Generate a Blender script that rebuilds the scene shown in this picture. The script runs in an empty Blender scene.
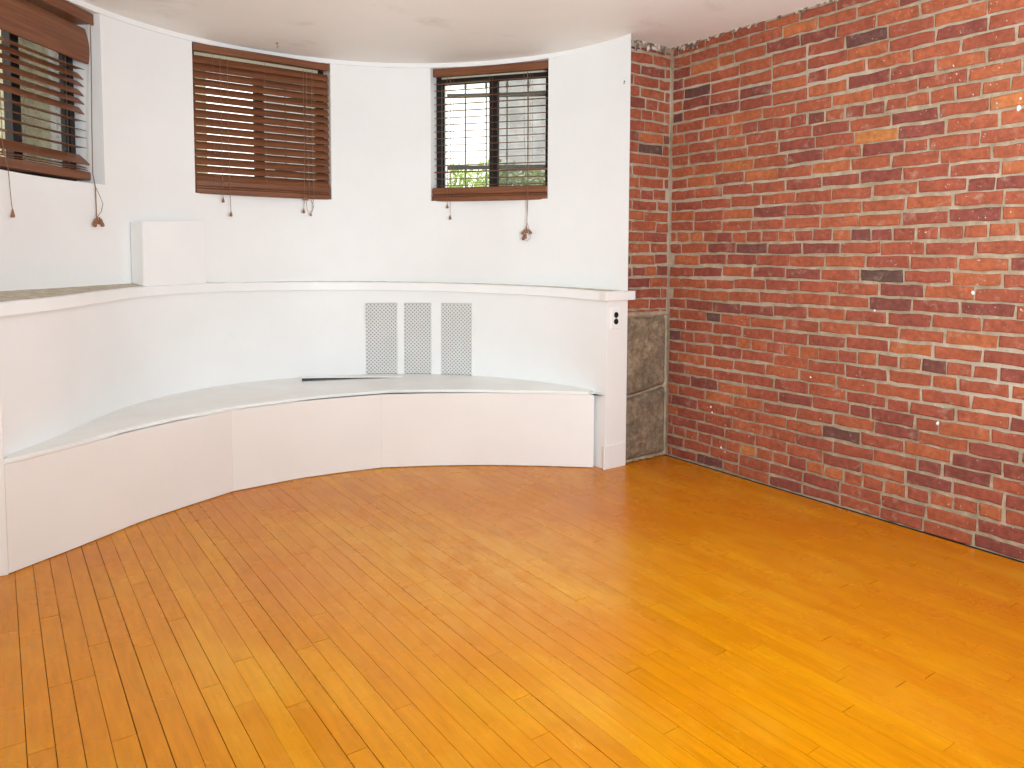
import bpy, bmesh, math, random
import numpy as np
from mathutils import Vector, Matrix
random.seed(7)
S = bpy.context.scene
C = S.collection
PI = math.pi
R_ = math.radians

# ------------------------------------------------------------------ camera
cam_d = bpy.data.cameras.new('camera')
cam = bpy.data.objects.new('camera', cam_d); C.objects.link(cam)
cam_d.sensor_width = 36.0
cam_d.lens = 740.0 / 1024.0 * 36.0
cam_d.shift_y = -(384 - 303.35) / 1024.0
cam_d.clip_start = 0.05
cam.location = (0, 0, 1.23)
cam.rotation_euler = (Matrix.Rotation(R_(-34.945), 3, 'Z') @ Matrix.Rotation(R_(90 - 3.70), 3, 'X')
                      @ Matrix.Rotation(R_(0.2), 3, 'Z')).to_euler()
S.camera = cam

# ------------------------------------------------------------------ world, lights, exposure
S.view_settings.view_transform = 'Standard'
S.view_settings.look = 'None'
S.view_settings.gamma = 1.0
S.view_settings.use_curve_mapping = False
S.view_settings.exposure = -0.33
S.cycles.use_denoising = True
S.cycles.max_bounces = 10
S.cycles.diffuse_bounces = 6
S.cycles.transparent_max_bounces = 24
W = bpy.data.worlds.new('sky'); S.world = W; W.use_nodes = True
bg = W.node_tree.nodes['Background']
bg.inputs['Color'].default_value = (1.0, .985, .95, 1)
bg.inputs['Strength'].default_value = 3.0

def area(name, loc, target, size, power, col=(1, .97, .93), sy=None):
    l = bpy.data.lights.new(name, 'AREA'); l.energy = power; l.color = col
    l.shape = 'RECTANGLE'; l.size = size; l.size_y = sy or size
    o = bpy.data.objects.new(name, l); C.objects.link(o); o.location = loc
    o.rotation_euler = (Vector(target) - Vector(loc)).to_track_quat('-Z', 'Y').to_euler()
    return o
LC = (.73, .91, 1.0)
area('overhead_fill', (0.5, 0.1, 2.42), (0.7, 2.0, 0.2), 1.0, 15, LC)  # unseen overhead fill added for floor and bench top, no fixture built
area('rear_fill', (1.4, -2.5, 1.5), (1.3, 3.5, 1.8), 2.6, 4, LC, 1.6)  # unseen fill added in front of the closed rear wall, no window there
area('side_fill', (-0.5, 0.1, 1.55), (2.6, 1.9, 1.30), 1.0, 25, LC, 1.3)  # unseen fill added at the left wall, which has no window
area('upward_fill', (1.1, -0.1, 1.30), (2.3, 1.9, 2.47), .6, 150, LC)  # unseen upward fill added to brighten the ceiling

# ------------------------------------------------------------------ helpers
def srgb(h):
    h = h.lstrip('#'); v = [int(h[i:i + 2], 16) / 255 for i in (0, 2, 4)]
    return tuple(((x + .055) / 1.055) ** 2.4 if x > .04045 else x / 12.92 for x in v) + (1,)

def new_mat(name):
    m = bpy.data.materials.new(name); m.use_nodes = True
    nt = m.node_tree
    return m, nt, nt.nodes['Principled BSDF']

def nd(nt, t, **kw):
    n = nt.nodes.new(t)
    for k, v in kw.items():
        if hasattr(n, k) and k not in n.inputs: setattr(n, k, v)
        else: n.inputs[k].default_value = v
    return n

def coords(nt, scale=(1, 1, 1), kind='Object'):
    tc = nt.nodes.new('ShaderNodeTexCoord'); mp = nt.nodes.new('ShaderNodeMapping')
    mp.inputs['Scale'].default_value = scale
    nt.links.new(tc.outputs[kind], mp.inputs['Vector'])
    return mp.outputs['Vector']

def noise(nt, vec, scale, detail=4, rough=.55, dist=0):
    n = nt.nodes.new('ShaderNodeTexNoise')
    n.inputs['Scale'].default_value = scale; n.inputs['Detail'].default_value = detail
    n.inputs['Roughness'].default_value = rough; n.inputs['Distortion'].default_value = dist
    nt.links.new(vec, n.inputs['Vector']); return n.outputs['Fac']

def ramp(nt, fac, stops, interp='LINEAR'):
    r = nt.nodes.new('ShaderNodeValToRGB'); r.color_ramp.interpolation = interp
    e = r.color_ramp.elements
    while len(e) < len(stops): e.new(.5)
    for i, (p, c) in enumerate(stops):
        e[i].position = p; e[i].color = c if len(c) == 4 else (*c, 1)
    nt.links.new(fac, r.inputs['Fac']); return r.outputs['Color']

def g(v): return (v, v, v, 1)

def mixc(nt, fac, a, b, mode='MIX'):
    m = nt.nodes.new('ShaderNodeMix'); m.data_type = 'RGBA'; m.blend_type = mode
    for s, i in ((fac, 0), (a, 6), (b, 7)):
        if isinstance(s, (int, float)): m.inputs[i].default_value = s
        elif isinstance(s, tuple): m.inputs[i].default_value = s
        else: nt.links.new(s, m.inputs[i])
    return m.outputs[2]

def math_(nt, op, a, b=0.0, clamp=False):
    m = nt.nodes.new('ShaderNodeMath'); m.operation = op; m.use_clamp = clamp
    for i, s in enumerate((a, b)):
        if isinstance(s, (int, float)): m.inputs[i].default_value = s
        else: nt.links.new(s, m.inputs[i])
    return m.outputs[0]

def bump(nt, bsdf, h, strength=.3, dist=.002):
    b = nt.nodes.new('ShaderNodeBump'); b.inputs['Strength'].default_value = strength
    b.inputs['Distance'].default_value = dist
    nt.links.new(h, b.inputs['Height']); nt.links.new(b.outputs['Normal'], bsdf.inputs['Normal'])

def paint(name, col, col2, scale=2.5, rough=.55, bs=.15):
    m, nt, b = new_mat(name); v = coords(nt)
    c = ramp(nt, noise(nt, v, scale, 5), [(.3, col), (.72, col2)])
    nt.links.new(c, b.inputs['Base Color']); b.inputs['Roughness'].default_value = rough
    b.inputs['Specular IOR Level'].default_value = .3
    bump(nt, b, noise(nt, v, 45, 4), bs, .003)
    return m

def flat(name, col, rough=.5, metal=0.0):
    m, nt, b = new_mat(name); v = coords(nt)
    c = mixc(nt, math_(nt, 'MULTIPLY', noise(nt, v, 30, 3), .25), srgb(col), tuple(x * .6 for x in srgb(col)[:3]) + (1,))
    nt.links.new(c, b.inputs['Base Color'])
    b.inputs['Roughness'].default_value = rough; b.inputs['Metallic'].default_value = metal
    return m

M = {}
M['wall'] = paint('white_wall_paint', srgb('#ebe8e6'), srgb('#f1efed'), 1.6, .5, .22)
M['trim'] = paint('white_gloss_paint', srgb('#efecea'), srgb('#f4f2f0'), 3, .38, .12)
M['bench'] = paint('bench_paint', srgb('#e6dfd9'), srgb('#ece5e0'), 2, .42, .08)
def bench_top_mat():
    m, nt, b = new_mat('bench_top_paint'); v = coords(nt)
    base = ramp(nt, noise(nt, v, 3, 6, .6, .6), [(.35, srgb('#e7e4df')), (.7, srgb('#f0eeea'))])
    dust = ramp(nt, noise(nt, v, 14, 6, .7), [(.6, g(0)), (.72, g(1))])
    c = mixc(nt, math_(nt, 'MULTIPLY', dust, .5), base, srgb('#efece8'))
    nt.links.new(c, b.inputs['Base Color']); b.inputs['Roughness'].default_value = .38
    bump(nt, b, noise(nt, v, 20, 4), .15, .003); return m
M['bench_top'] = bench_top_mat()
def ceil_mat():
    m, nt, b = new_mat('ceiling_paint'); v = coords(nt)
    c = ramp(nt, noise(nt, v, .9, 4), [(.3, srgb('#ebe7e1')), (.7, srgb('#f3f0eb'))])
    st = ramp(nt, noise(nt, coords(nt, (1, 1.8, 1)), 2.3, 5, .6, .5), [(.6, g(0)), (.8, g(1))])
    c = mixc(nt, math_(nt, 'MULTIPLY', st, .35), c, srgb('#a99d8d'))
    nt.links.new(c, b.inputs['Base Color']); b.inputs['Roughness'].default_value = .6
    b.inputs['Specular IOR Level'].default_value = .3
    bump(nt, b, noise(nt, v, 12, 4), .2, .004); return m
M['ceiling'] = ceil_mat()
def rough_plaster():
    m, nt, b = new_mat('bare_ledge_plaster'); v = coords(nt)
    c = ramp(nt, noise(nt, v, 18, 8, .7), [(.3, srgb('#a09380')), (.55, srgb('#c4b8a4')), (.75, srgb('#ded4c4'))])
    nt.links.new(c, b.inputs['Base Color']); b.inputs['Roughness'].default_value = .9
    bump(nt, b, noise(nt, v, 60, 6), .6, .006); return m
M['plaster'] = rough_plaster()

def brick_mat():
    m, nt, b = new_mat('old_red_brick'); v = coords(nt)
    at = nt.nodes.new('ShaderNodeAttribute'); at.attribute_name = 'tone'
    sp = nt.nodes.new('ShaderNodeSeparateColor'); nt.links.new(at.outputs['Color'], sp.inputs['Color'])
    c = ramp(nt, sp.outputs[0], [(0, srgb('#52433c')), (.05, srgb('#6a4038')), (.13, srgb('#844236')), (.40, srgb('#984b36')),
                                 (.68, srgb('#a65637')), (.9, srgb('#b3643a')), (1, srgb('#ba723d'))])
    mot = ramp(nt, noise(nt, v, 38, 6, .65), [(.3, g(.66)), (.7, g(1.18))])
    c = mixc(nt, 1.0, c, mot, 'MULTIPLY')
    big = ramp(nt, noise(nt, v, 9, 3), [(.35, g(.84)), (.7, g(1.1))])
    c = mixc(nt, 1.0, c, big, 'MULTIPLY')
    # mortar smear and lime bloom on the faces
    sm = ramp(nt, noise(nt, v, 16, 8, .72, .4), [(.56, g(0)), (.70, g(1))])
    c = mixc(nt, math_(nt, 'MULTIPLY', sm, .42), c, srgb('#b59a88'))
    spk = ramp(nt, noise(nt, v, 75, 3, .6), [(.68, g(0)), (.73, g(1))])
    zone = ramp(nt, noise(nt, v, 1.7, 3), [(.40, g(0)), (.58, g(1))])
    c = mixc(nt, math_(nt, 'MULTIPLY', spk, zone), c, srgb('#d8cfc6'))
    nt.links.new(c, b.inputs['Base Color']); b.inputs['Roughness'].default_value = .78
    b.inputs['Specular IOR Level'].default_value = .35
    bump(nt, b, noise(nt, v, 70, 6, .65), .55, .006); return m
M['brick'] = brick_mat()
def mortar_mat():
    m, nt, b = new_mat('lime_mortar'); v = coords(nt)
    c = ramp(nt, noise(nt, v, 22, 7, .65), [(.3, srgb('#8c765f')), (.55, srgb('#a68f77')), (.75, srgb('#bca790'))])
    pale = ramp(nt, noise(nt, coords(nt, (1, .5, 1.4)), 1.5, 3), [(.5, g(0)), (.68, g(1))])
    c = mixc(nt, math_(nt, 'MULTIPLY', pale, .5), c, srgb('#d0bfae'))
    nt.links.new(c, b.inputs['Base Color']); b.inputs['Roughness'].default_value = .95
    b.inputs['Specular IOR Level'].default_value = .2
    bump(nt, b, noise(nt, v, 90, 6), .7, .006); return m
M['mortar'] = mortar_mat()
def soot_mat():
    m, nt, b = new_mat('flaking_plaster'); v = coords(nt)
    c = ramp(nt, noise(nt, v, 30, 6, .7), [(.36, srgb('#4b4038')), (.47, srgb('#7d6552')), (.56, srgb('#c3b3a2')), (.64, srgb('#ded4c8'))])
    nt.links.new(c, b.inputs['Base Color']); b.inputs['Roughness'].default_value = .9
    bump(nt, b, noise(nt, v, 60, 6), .8, .008); return m
M['soot'] = soot_mat()
def stone_mat():
    m, nt, b = new_mat('rough_foundation_stone'); v = coords(nt)
    n1 = noise(nt, v, 24, 10, .82, .3)
    c = ramp(nt, n1, [(.34, srgb('#3b2f27')), (.45, srgb('#7a6656')), (.55, srgb('#a8937c')), (.68, srgb('#d6c5ae'))])
    big = ramp(nt, noise(nt, v, 5.5, 4, .6, .5), [(.38, srgb('#776659')), (.6, srgb('#e8dac4'))])
    c = mixc(nt, .7, c, big, 'MULTIPLY')
    c = mixc(nt, .22, c, srgb('#c4a888'))
    nt.links.new(c, b.inputs['Base Color']); b.inputs['Roughness'].default_value = .85
    bump(nt, b, n1, 1.0, .02); return m
M['stone'] = stone_mat()

def floor_mat():
    m, nt, b = new_mat('amber_varnished_strip_floor'); tc = nt.nodes.new('ShaderNodeTexCoord')
    at = nt.nodes.new('ShaderNodeAttribute'); at.attribute_name = 'tone'
    sp = nt.nodes.new('ShaderNodeSeparateColor'); nt.links.new(at.outputs['Color'], sp.inputs['Color'])
    # grain: stretched along the boards, shifted per board
    off = nt.nodes.new('ShaderNodeVectorMath'); off.operation = 'ADD'
    sc = nt.nodes.new('ShaderNodeVectorMath'); sc.operation = 'SCALE'; sc.inputs['Scale'].default_value = 23.0
    nt.links.new(at.outputs['Color'], sc.inputs[0])
    nt.links.new(tc.outputs['Object'], off.inputs[0]); nt.links.new(sc.outputs[0], off.inputs[1])
    mp = nt.nodes.new('ShaderNodeMapping'); mp.inputs['Scale'].default_value = (9, .9, 1)
    nt.links.new(off.outputs[0], mp.inputs['Vector'])
    base = ramp(nt, sp.outputs[0], [(0, srgb('#be7000')), (.12, srgb('#c67800')), (.5, srgb('#cf7f00')), (.85, srgb('#d48800')), (1, srgb('#d69208'))])
    grain = ramp(nt, noise(nt, mp.outputs['Vector'], 7, 6, .6, .3), [(.3, g(.84)), (.7, g(1.08))])
    c = mixc(nt, 1.0, base, grain, 'MULTIPLY')
    obj = tc.outputs['Object']
    # worn bare streaks and redder old varnish
    worn = ramp(nt, noise(nt, coords(nt, (1.5, .8, 1)), 1.8, 6, .62, .4), [(.5, g(0)), (.66, g(1))])
    c = mixc(nt, math_(nt, 'MULTIPLY', worn, .3), c, srgb('#e0a628'))
    red = ramp(nt, noise(nt, coords(nt, (1.0, .55, 1)), 1.5, 5, .6, .5), [(.47, g(0)), (.64, g(1))])
    c = mixc(nt, math_(nt, 'MULTIPLY', red, .5), c, srgb('#c46a0c'))
    # pale patch before the bench: varnish wear plus the bench's reflection painted in
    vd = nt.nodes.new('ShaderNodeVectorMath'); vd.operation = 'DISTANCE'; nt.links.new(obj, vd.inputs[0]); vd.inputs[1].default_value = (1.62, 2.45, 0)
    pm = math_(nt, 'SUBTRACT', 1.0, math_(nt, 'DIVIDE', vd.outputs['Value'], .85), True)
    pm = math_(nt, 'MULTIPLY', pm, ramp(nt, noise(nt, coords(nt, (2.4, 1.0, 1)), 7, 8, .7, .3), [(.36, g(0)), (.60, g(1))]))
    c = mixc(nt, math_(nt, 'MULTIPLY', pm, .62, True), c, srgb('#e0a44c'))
    scr = ramp(nt, noise(nt, coords(nt, (3, 1.2, 1)), 11, 8, .75, 1.2), [(.62, g(0)), (.68, g(1))])
    c = mixc(nt, math_(nt, 'MULTIPLY', scr, .35), c, srgb('#e2b24a'))
    # redder tone along the brick wall
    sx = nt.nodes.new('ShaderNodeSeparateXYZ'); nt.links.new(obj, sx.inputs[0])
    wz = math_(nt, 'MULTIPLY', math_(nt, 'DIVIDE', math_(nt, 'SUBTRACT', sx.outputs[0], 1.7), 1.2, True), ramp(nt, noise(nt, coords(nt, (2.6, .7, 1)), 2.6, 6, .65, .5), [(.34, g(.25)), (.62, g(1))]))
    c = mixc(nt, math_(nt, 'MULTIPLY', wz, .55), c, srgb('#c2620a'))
    spots = ramp(nt, noise(nt, obj, 60, 2), [(.75, g(0)), (.79, g(1))])
    c = mixc(nt, math_(nt, 'MULTIPLY', spots, .5), c, srgb('#6d4014'))
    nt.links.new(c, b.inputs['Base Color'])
    rg = ramp(nt, noise(nt, obj, 3.2, 5, .6), [(.35, g(.20)), (.7, g(.34))])
    nt.links.new(rg, b.inputs['Roughness'])
    b.inputs['Specular IOR Level'].default_value = .24
    bump(nt, b, noise(nt, mp.outputs['Vector'], 10, 4), .08, .002); return m
M['floor'] = floor_mat()
M['gap'] = flat('dark_board_gap', '#3a2410', .9)
M['dark'] = flat('dark_void', '#2a241f', .9)
def wood_mat(name, a, b_, d):
    m, nt, b = new_mat(name)
    v = coords(nt, (1.2, 26, 26))
    oi = nt.nodes.new('ShaderNodeObjectInfo')
    c = ramp(nt, noise(nt, v, 2.4, 6, .6, .6), [(.28, srgb(d)), (.5, srgb(a)), (.75, srgb(b_))])
    nt.links.new(c, b.inputs['Base Color']); b.inputs['Roughness'].default_value = .42
    b.inputs['Specular IOR Level'].default_value = .35; return m
M['wood'] = wood_mat('stained_blind_wood', '#7a4a30', '#8b5738', '#633a26')
M['cord'] = flat('brown_cord', '#8a6a52', .8)
M['tassel'] = flat('wooden_tassel', '#8d5b3c', .5)
M['frame'] = flat('dark_bronze_aluminium', '#262220', .45, .3)
M['panel_white'] = paint('white_grille_paint', srgb('#e9e7e4'), srgb('#f1efed'), 5, .45, .05)
M['cavity'] = flat('radiator_cavity', '#bab8b4', .9)
M['plate'] = flat('white_plastic', '#f1ece6', .35)
M['black'] = flat('black_plastic', '#161412', .4)
M['iron'] = flat('wrought_iron', '#3a3a38', .6)
M['cream'] = flat('cream_paint', '#e6d8b8', .5)
M['hook'] = flat('dull_metal', '#6d655c', .4, .8)

def glass_mat():
    m, nt, b = new_mat('window_glass'); nt.nodes.remove(b)
    out = nt.nodes['Material Output']
    t = nt.nodes.new('ShaderNodeBsdfTransparent'); t.inputs['Color'].default_value = (.97, .98, .97, 1)
    gl = nt.nodes.new('ShaderNodeBsdfGlossy'); gl.inputs['Roughness'].default_value = .02
    fr = nt.nodes.new('ShaderNodeFresnel'); fr.inputs['IOR'].default_value = 1.45
    mx = nt.nodes.new('ShaderNodeMixShader')
    ge = nt.nodes.new('ShaderNodeNewGeometry'); f = math_(nt, 'MULTIPLY', fr.outputs[0], math_(nt, 'SUBTRACT', 1.0, ge.outputs['Backfacing']))
    nt.links.new(f, mx.inputs[0]); nt.links.new(t.outputs[0], mx.inputs[1]); nt.links.new(gl.outputs[0], mx.inputs[2])
    nt.links.new(mx.outputs[0], out.inputs['Surface']); return m
M['glass'] = glass_mat()
def screen_mat():
    m, nt, b = new_mat('insect_screen_mesh'); out = nt.nodes['Material Output']
    b.inputs['Base Color'].default_value = srgb('#857d6e'); b.inputs['Roughness'].default_value = .7
    t = nt.nodes.new('ShaderNodeBsdfTransparent'); mx = nt.nodes.new('ShaderNodeMixShader')
    f = ramp(nt, noise(nt, coords(nt), 6, 3), [(.3, g(.46)), (.7, g(.58))])
    nt.links.new(f, mx.inputs[0]); nt.links.new(t.outputs[0], mx.inputs[1]); nt.links.new(b.outputs[0], mx.inputs[2])
    nt.links.new(mx.outputs[0], out.inputs['Surface']); return m
M['screen'] = screen_mat()
def leaf_mat():
    m, nt, b = new_mat('hedge_leaf'); v = coords(nt)
    c = ramp(nt, noise(nt, v, 4, 4), [(.3, srgb('#8fa955')), (.7, srgb('#c3d684'))])
    nt.links.new(c, b.inputs['Base Color']); b.inputs['Roughness'].default_value = .6
    return m
M['leaf'] = leaf_mat()
def lawn_mat():
    m, nt, b = new_mat('lawn'); v = coords(nt)
    c = ramp(nt, noise(nt, v, 9, 6, .7), [(.3, srgb('#7f9450')), (.7, srgb('#b5c47e'))])
    nt.links.new(c, b.inputs['Base Color']); b.inputs['Roughness'].default_value = .9; return m
M['lawn'] = lawn_mat()
def facade_mat():
    m, nt, b = new_mat('pale_rough_facade'); v = coords(nt)
    c = ramp(nt, noise(nt, v, 14, 7, .7), [(.3, srgb('#8d846f')), (.55, srgb('#b5ab93')), (.75, srgb('#d6cdb6'))])
    nt.links.new(c, b.inputs['Base Color']); b.inputs['Roughness'].default_value = .9
    bump(nt, b, noise(nt, v, 25, 6), .8, .03); return m
M['facade'] = facade_mat()

# --- mesh helpers
def mesh_obj(name, bm, mats, parent=None, smooth=False, loc=None):
    me = bpy.data.meshes.new(name); bm.normal_update(); bm.to_mesh(me); bm.free()
    if not isinstance(mats, (list, tuple)): mats = [mats]
    for m in mats: me.materials.append(m)
    if smooth:
        for p in me.polygons: p.use_smooth = True
        if smooth == 'edges': me.set_sharp_from_angle(angle=R_(28))
    o = bpy.data.objects.new(name, me); C.objects.link(o)
    if parent: o.parent = parent
    if loc: o.location = loc
    return o

def struct(o): o['kind'] = 'structure'; return o
def tag(o, label, cat, group=None):
    o['label'] = label; o['category'] = cat
    if group: o['group'] = group
    return o
def empty(name, loc, rz=0.0):
    o = bpy.data.objects.new(name, None); C.objects.link(o); o.location = loc; o.rotation_euler = (0, 0, rz)
    o.empty_display_size = .1; return o

def box(bm, x0, x1, y0, y1, z0, z1, mat=0, bev=0.0):
    vs = [bm.verts.new(p) for p in ((x0, y0, z0), (x1, y0, z0), (x1, y1, z0), (x0, y1, z0), (x0, y0, z1), (x1, y0, z1), (x1, y1, z1), (x0, y1, z1))]
    fs = [bm.faces.new([vs[i] for i in q]) for q in ((3, 2, 1, 0), (4, 5, 6, 7), (0, 1, 5, 4), (1, 2, 6, 5), (2, 3, 7, 6), (3, 0, 4, 7))]
    for f in fs: f.material_index = mat
    if bev > 0:
        es = {e for f in fs for e in f.edges}
        r = bmesh.ops.bevel(bm, geom=list(es), offset=bev, segments=2, affect='EDGES', profile=.5)
        for f in r['faces']: f.material_index = mat
    return vs

def prism(bm, pts, z0, z1, mat=0):
    """closed polygon pts (ccw) extruded from z0 to z1"""
    b = [bm.verts.new((x, y, z0)) for x, y in pts]; t = [bm.verts.new((x, y, z1)) for x, y in pts]
    n = len(pts)
    for i in range(n):
        j = (i + 1) % n; bm.faces.new((b[i], b[j], t[j], t[i])).material_index = mat
    bm.faces.new(t).material_index = mat; bm.faces.new(b[::-1]).material_index = mat

def sweep(bm, rows, closed=False, mat=0):
    """rows: list of profiles (each a list of points); skins consecutive profiles, caps the two ends"""
    vr = [[bm.verts.new(p) for p in r] for r in rows]
    n = len(rows[0])
    for a, b in zip(vr[:-1], vr[1:]):
        for i in range(n if closed else n - 1):
            j = (i + 1) % n
            bm.faces.new((a[i], b[i], b[j], a[j])).material_index = mat
    if closed:
        bm.faces.new(vr[0]).material_index = mat; bm.faces.new(vr[-1][::-1]).material_index = mat
    return vr

def tube(bm, pts, r, n=6, mat=0):
    pts = [Vector(p) for p in pts]; rows = []
    for i, p in enumerate(pts):
        d = (pts[min(i + 1, len(pts) - 1)] - pts[max(i - 1, 0)]).normalized()
        a = d.orthogonal().normalized() if abs(d.z) > .9 else d.cross(Vector((0, 0, 1))).normalized()
        if abs(d.z) > .9: a = (Vector((1, 0, 0)) - d * d.x).normalized()
        b = d.cross(a); rr = r[i] if isinstance(r, (list, tuple)) else r
        rows.append([p + (a * math.cos(k * 2 * PI / n) + b * math.sin(k * 2 * PI / n)) * rr for k in range(n)])
    sweep(bm, rows, True, mat)

def lathe(bm, c, prof, n=10, axis=Vector((0, 0, 1)), mat=0):
    """prof: (r, h) list along axis from c"""
    axis = Vector(axis).normalized(); a = axis.orthogonal().normalized(); b = axis.cross(a); c = Vector(c)
    rows = [[c + axis * h + (a * math.cos(k * 2 * PI / n) + b * math.sin(k * 2 * PI / n)) * max(r, 1e-4) for k in range(n)] for r, h in prof]
    sweep(bm, rows, True, mat)

def fix(bm):
    bmesh.ops.recalc_face_normals(bm, faces=bm.faces[:])

def smooth_interp(xs, ys):
    xs = np.array(xs, float); ys = np.array(ys, float)
    m = np.gradient(ys, xs)
    def f(x):
        x = min(max(x, xs[0]), xs[-1]); i = min(int(np.searchsorted(xs, x, 'right')) - 1, len(xs) - 2)
        h = xs[i + 1] - xs[i]; t = (x - xs[i]) / h
        return float((2 * t**3 - 3 * t**2 + 1) * ys[i] + (t**3 - 2 * t**2 + t) * h * m[i] + (-2 * t**3 + 3 * t**2) * ys[i + 1] + (t**3 - t**2) * h * m[i + 1])
    return f

# ------------------------------------------------------------------ the room's measures
HC = 2.47                                   # ceiling height
BX, BY, BR = 1.405, 3.085, 1.556            # centre and radius of the bowed wall
XR, YB = 3.37, 3.16                         # brick wall plane, brick return plane
XL, YK = -0.56, -2.6
def pol(th, r=BR): return (BX + r * math.cos(R_(th)), BY + r * math.sin(R_(th)))
# radius of the low wall under the ledge, and heights of the ledge's front and back edges
RL = smooth_interp([-2, 2, 30, 60, 83, 104, 120, 130, 141, 153, 165, 172], [1.442, 1.443, 1.474, 1.515, 1.537, 1.523, 1.460, 1.410, 1.362, 1.350, 1.430, 1.505])
ZF = smooth_interp([-5, 3, 17, 33, 60, 83, 105, 122, 130, 153, 190], [1.027, 1.027, 1.034, 1.041, 1.052, 1.058, 1.062, 1.060, 1.055, 1.046, 1.043])
ZB = smooth_interp([-5, 8, 35, 60, 83, 104, 121, 138, 153, 190], [1.030, 1.034, 1.046, 1.057, 1.064, 1.066, 1.074, 1.070, 1.073, 1.073])
WINS = {1: (126.5, 156.3), 2: (75.6, 106.4), 3: (22.6, 52.1)}    # bow angles of the three window openings
WZ0, WZ1 = 1.585, 2.442
WALL_T = .30
def chord(n):
    a, b = WINS[n]; pa = Vector((*pol(a), 0)); pb = Vector((*pol(b), 0)); mid = (pa + pb) / 2
    nrm = Vector((math.cos(R_((a + b) / 2)), math.sin(R_((a + b) / 2)), 0))
    return mid, nrm, (pa - pb).length, math.atan2(-nrm.x, nrm.y)

# ------------------------------------------------------------------ floor: strip boards running along the brick wall
bm = bmesh.new(); tone = bm.loops.layers.float_color.new('tone')
prism(bm, [(XL - .1, YK - .1), (XR + .12, YK - .1), (XR + .12, YB + .12)] + [pol(t, BR + .28) for t in range(4, 170, 4)] + [(XL - .1, 3.65)], -.06, -.006, 1)
PW = .0585; x = XL; rng = random.Random(3)
wide = {int((.135 - XL) / PW), int((.30 - XL) / PW), int((.02 - XL) / PW), int((.47 - XL) / PW), int((.70 - XL) / PW)}
k = 0
while x < XR - .02:
    x1 = min(x + PW, XR - .012); y = YK - rng.random()
    ymax = 4.05 if -.08 < x and x1 < 2.80 else 3.36 if x < 2.84 else YB + .01
    gp = .0016 if k in wide else rng.choice([.0004, .0005, .0007, .0010])
    while y < ymax:
        L = rng.choice([.35, .5, .7, .9, 1.1, 1.4]) + rng.random() * .25
        ya, yb = max(y, YK), min(y + L, ymax)
        if yb - ya > .02:
            dz = rng.uniform(-.0004, .0004)
            e = rng.choice([.0006, .0009, .0016])
            vs = [bm.verts.new(p) for p in ((x + gp, ya + e, dz), (x1 - gp, ya + e, dz), (x1 - gp, yb - e, dz), (x + gp, yb - e, dz))]
            lo = [bm.verts.new((v.co.x, v.co.y, -.005)) for v in vs]
            fs = [bm.faces.new(vs)] + [bm.faces.new((lo[i], lo[(i + 1) % 4], vs[(i + 1) % 4], vs[i])) for i in range(4)]
            t = min(1, max(0, rng.gauss(.5, .15))); col = (t, rng.random(), rng.random(), 1)
            for f in fs:
                for l in f.loops: l[tone] = col
        y += L
    x = x1; k += 1
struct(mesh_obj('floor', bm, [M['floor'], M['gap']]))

# ------------------------------------------------------------------ ceiling
bm = bmesh.new()
pts = [(XL - .1, YK), (XR + .12, YK), (XR + .12, YB + .12)] + [pol(t, BR + WALL_T) for t in range(4, 170, 4)] + [(XL - .1, YB + .12)]
prism(bm, pts, HC, HC + .08); fix(bm)
struct(mesh_obj('ceiling', bm, M['ceiling']))

# ------------------------------------------------------------------ bowed upper wall with three window openings
bm = bmesh.new()
def wall_patch(t0, t1, z0, z1, n):
    zs = (z0, WZ0, WZ1, z1) if z0 < WZ0 and z1 > WZ1 else (z0, z1)
    sweep(bm, [[(*pol(t0 + (t1 - t0) * i / n), z) for z in zs] for i in range(n + 1)])
ZL = 1.03
edges = [0, *WINS[3], *WINS[2], *WINS[1], 172]
for i in range(0, 8, 2): wall_patch(edges[i], edges[i + 1], ZL, HC, 16)
for n in WINS:
    a, b = WINS[n]
    wall_patch(a, b, ZL, WZ0, 12); wall_patch(a, b, WZ1, HC, 12)
    mid, nrm, w, rz = chord(n)
    pa, pb = Vector((*pol(a), 0)), Vector((*pol(b), 0)); o = nrm * (WALL_T - .02)
    arc = [Vector((*pol(a + (b - a) * i / 12), 0)) for i in range(13)]
    up = lambda p, z: bm.verts.new((p.x, p.y, z))
    for p in (pa, pb):                                                     # the jambs
        bm.faces.new((up(p, WZ0), up(p + o, WZ0), up(p + o, WZ1), up(p, WZ1)))
    for z in (WZ0, WZ1):                                                   # sill and head of the opening
        bm.faces.new([up(p, z) for p in arc] + [up(pb + o, z), up(pa + o, z)])
    # outer skin around the opening
    qa, qb = pa + o, pb + o
    for z0, z1 in ((ZL, WZ0), (WZ1, HC)):
        bm.faces.new((up(qa, z0), up(qb, z0), up(qb, z1), up(qa, z1)))
for (n0, s0), (n1, s1) in (((3, 1), (2, 0)), ((2, 1), (1, 0))):
    q0 = Vector((*pol(WINS[n0][s0]), 0)) + chord(n0)[1] * (WALL_T - .02); q1 = Vector((*pol(WINS[n1][s1]), 0)) + chord(n1)[1] * (WALL_T - .02)
    bm.faces.new([bm.verts.new(p) for p in ((q0.x, q0.y, ZL), (q1.x, q1.y, ZL), (q1.x, q1.y, HC), (q0.x, q0.y, HC))])
for n0, s0, th in ((3, 0, 4), (1, 1, 171)):
    q0 = Vector((*pol(WINS[n0][s0]), 0)) + chord(n0)[1] * (WALL_T - .02); q1 = pol(th, BR + .28)
    bm.faces.new([bm.verts.new(p) for p in ((q0.x, q0.y, ZL), (q1[0], q1[1], ZL), (q1[0], q1[1], HC), (q0.x, q0.y, HC))])
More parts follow.
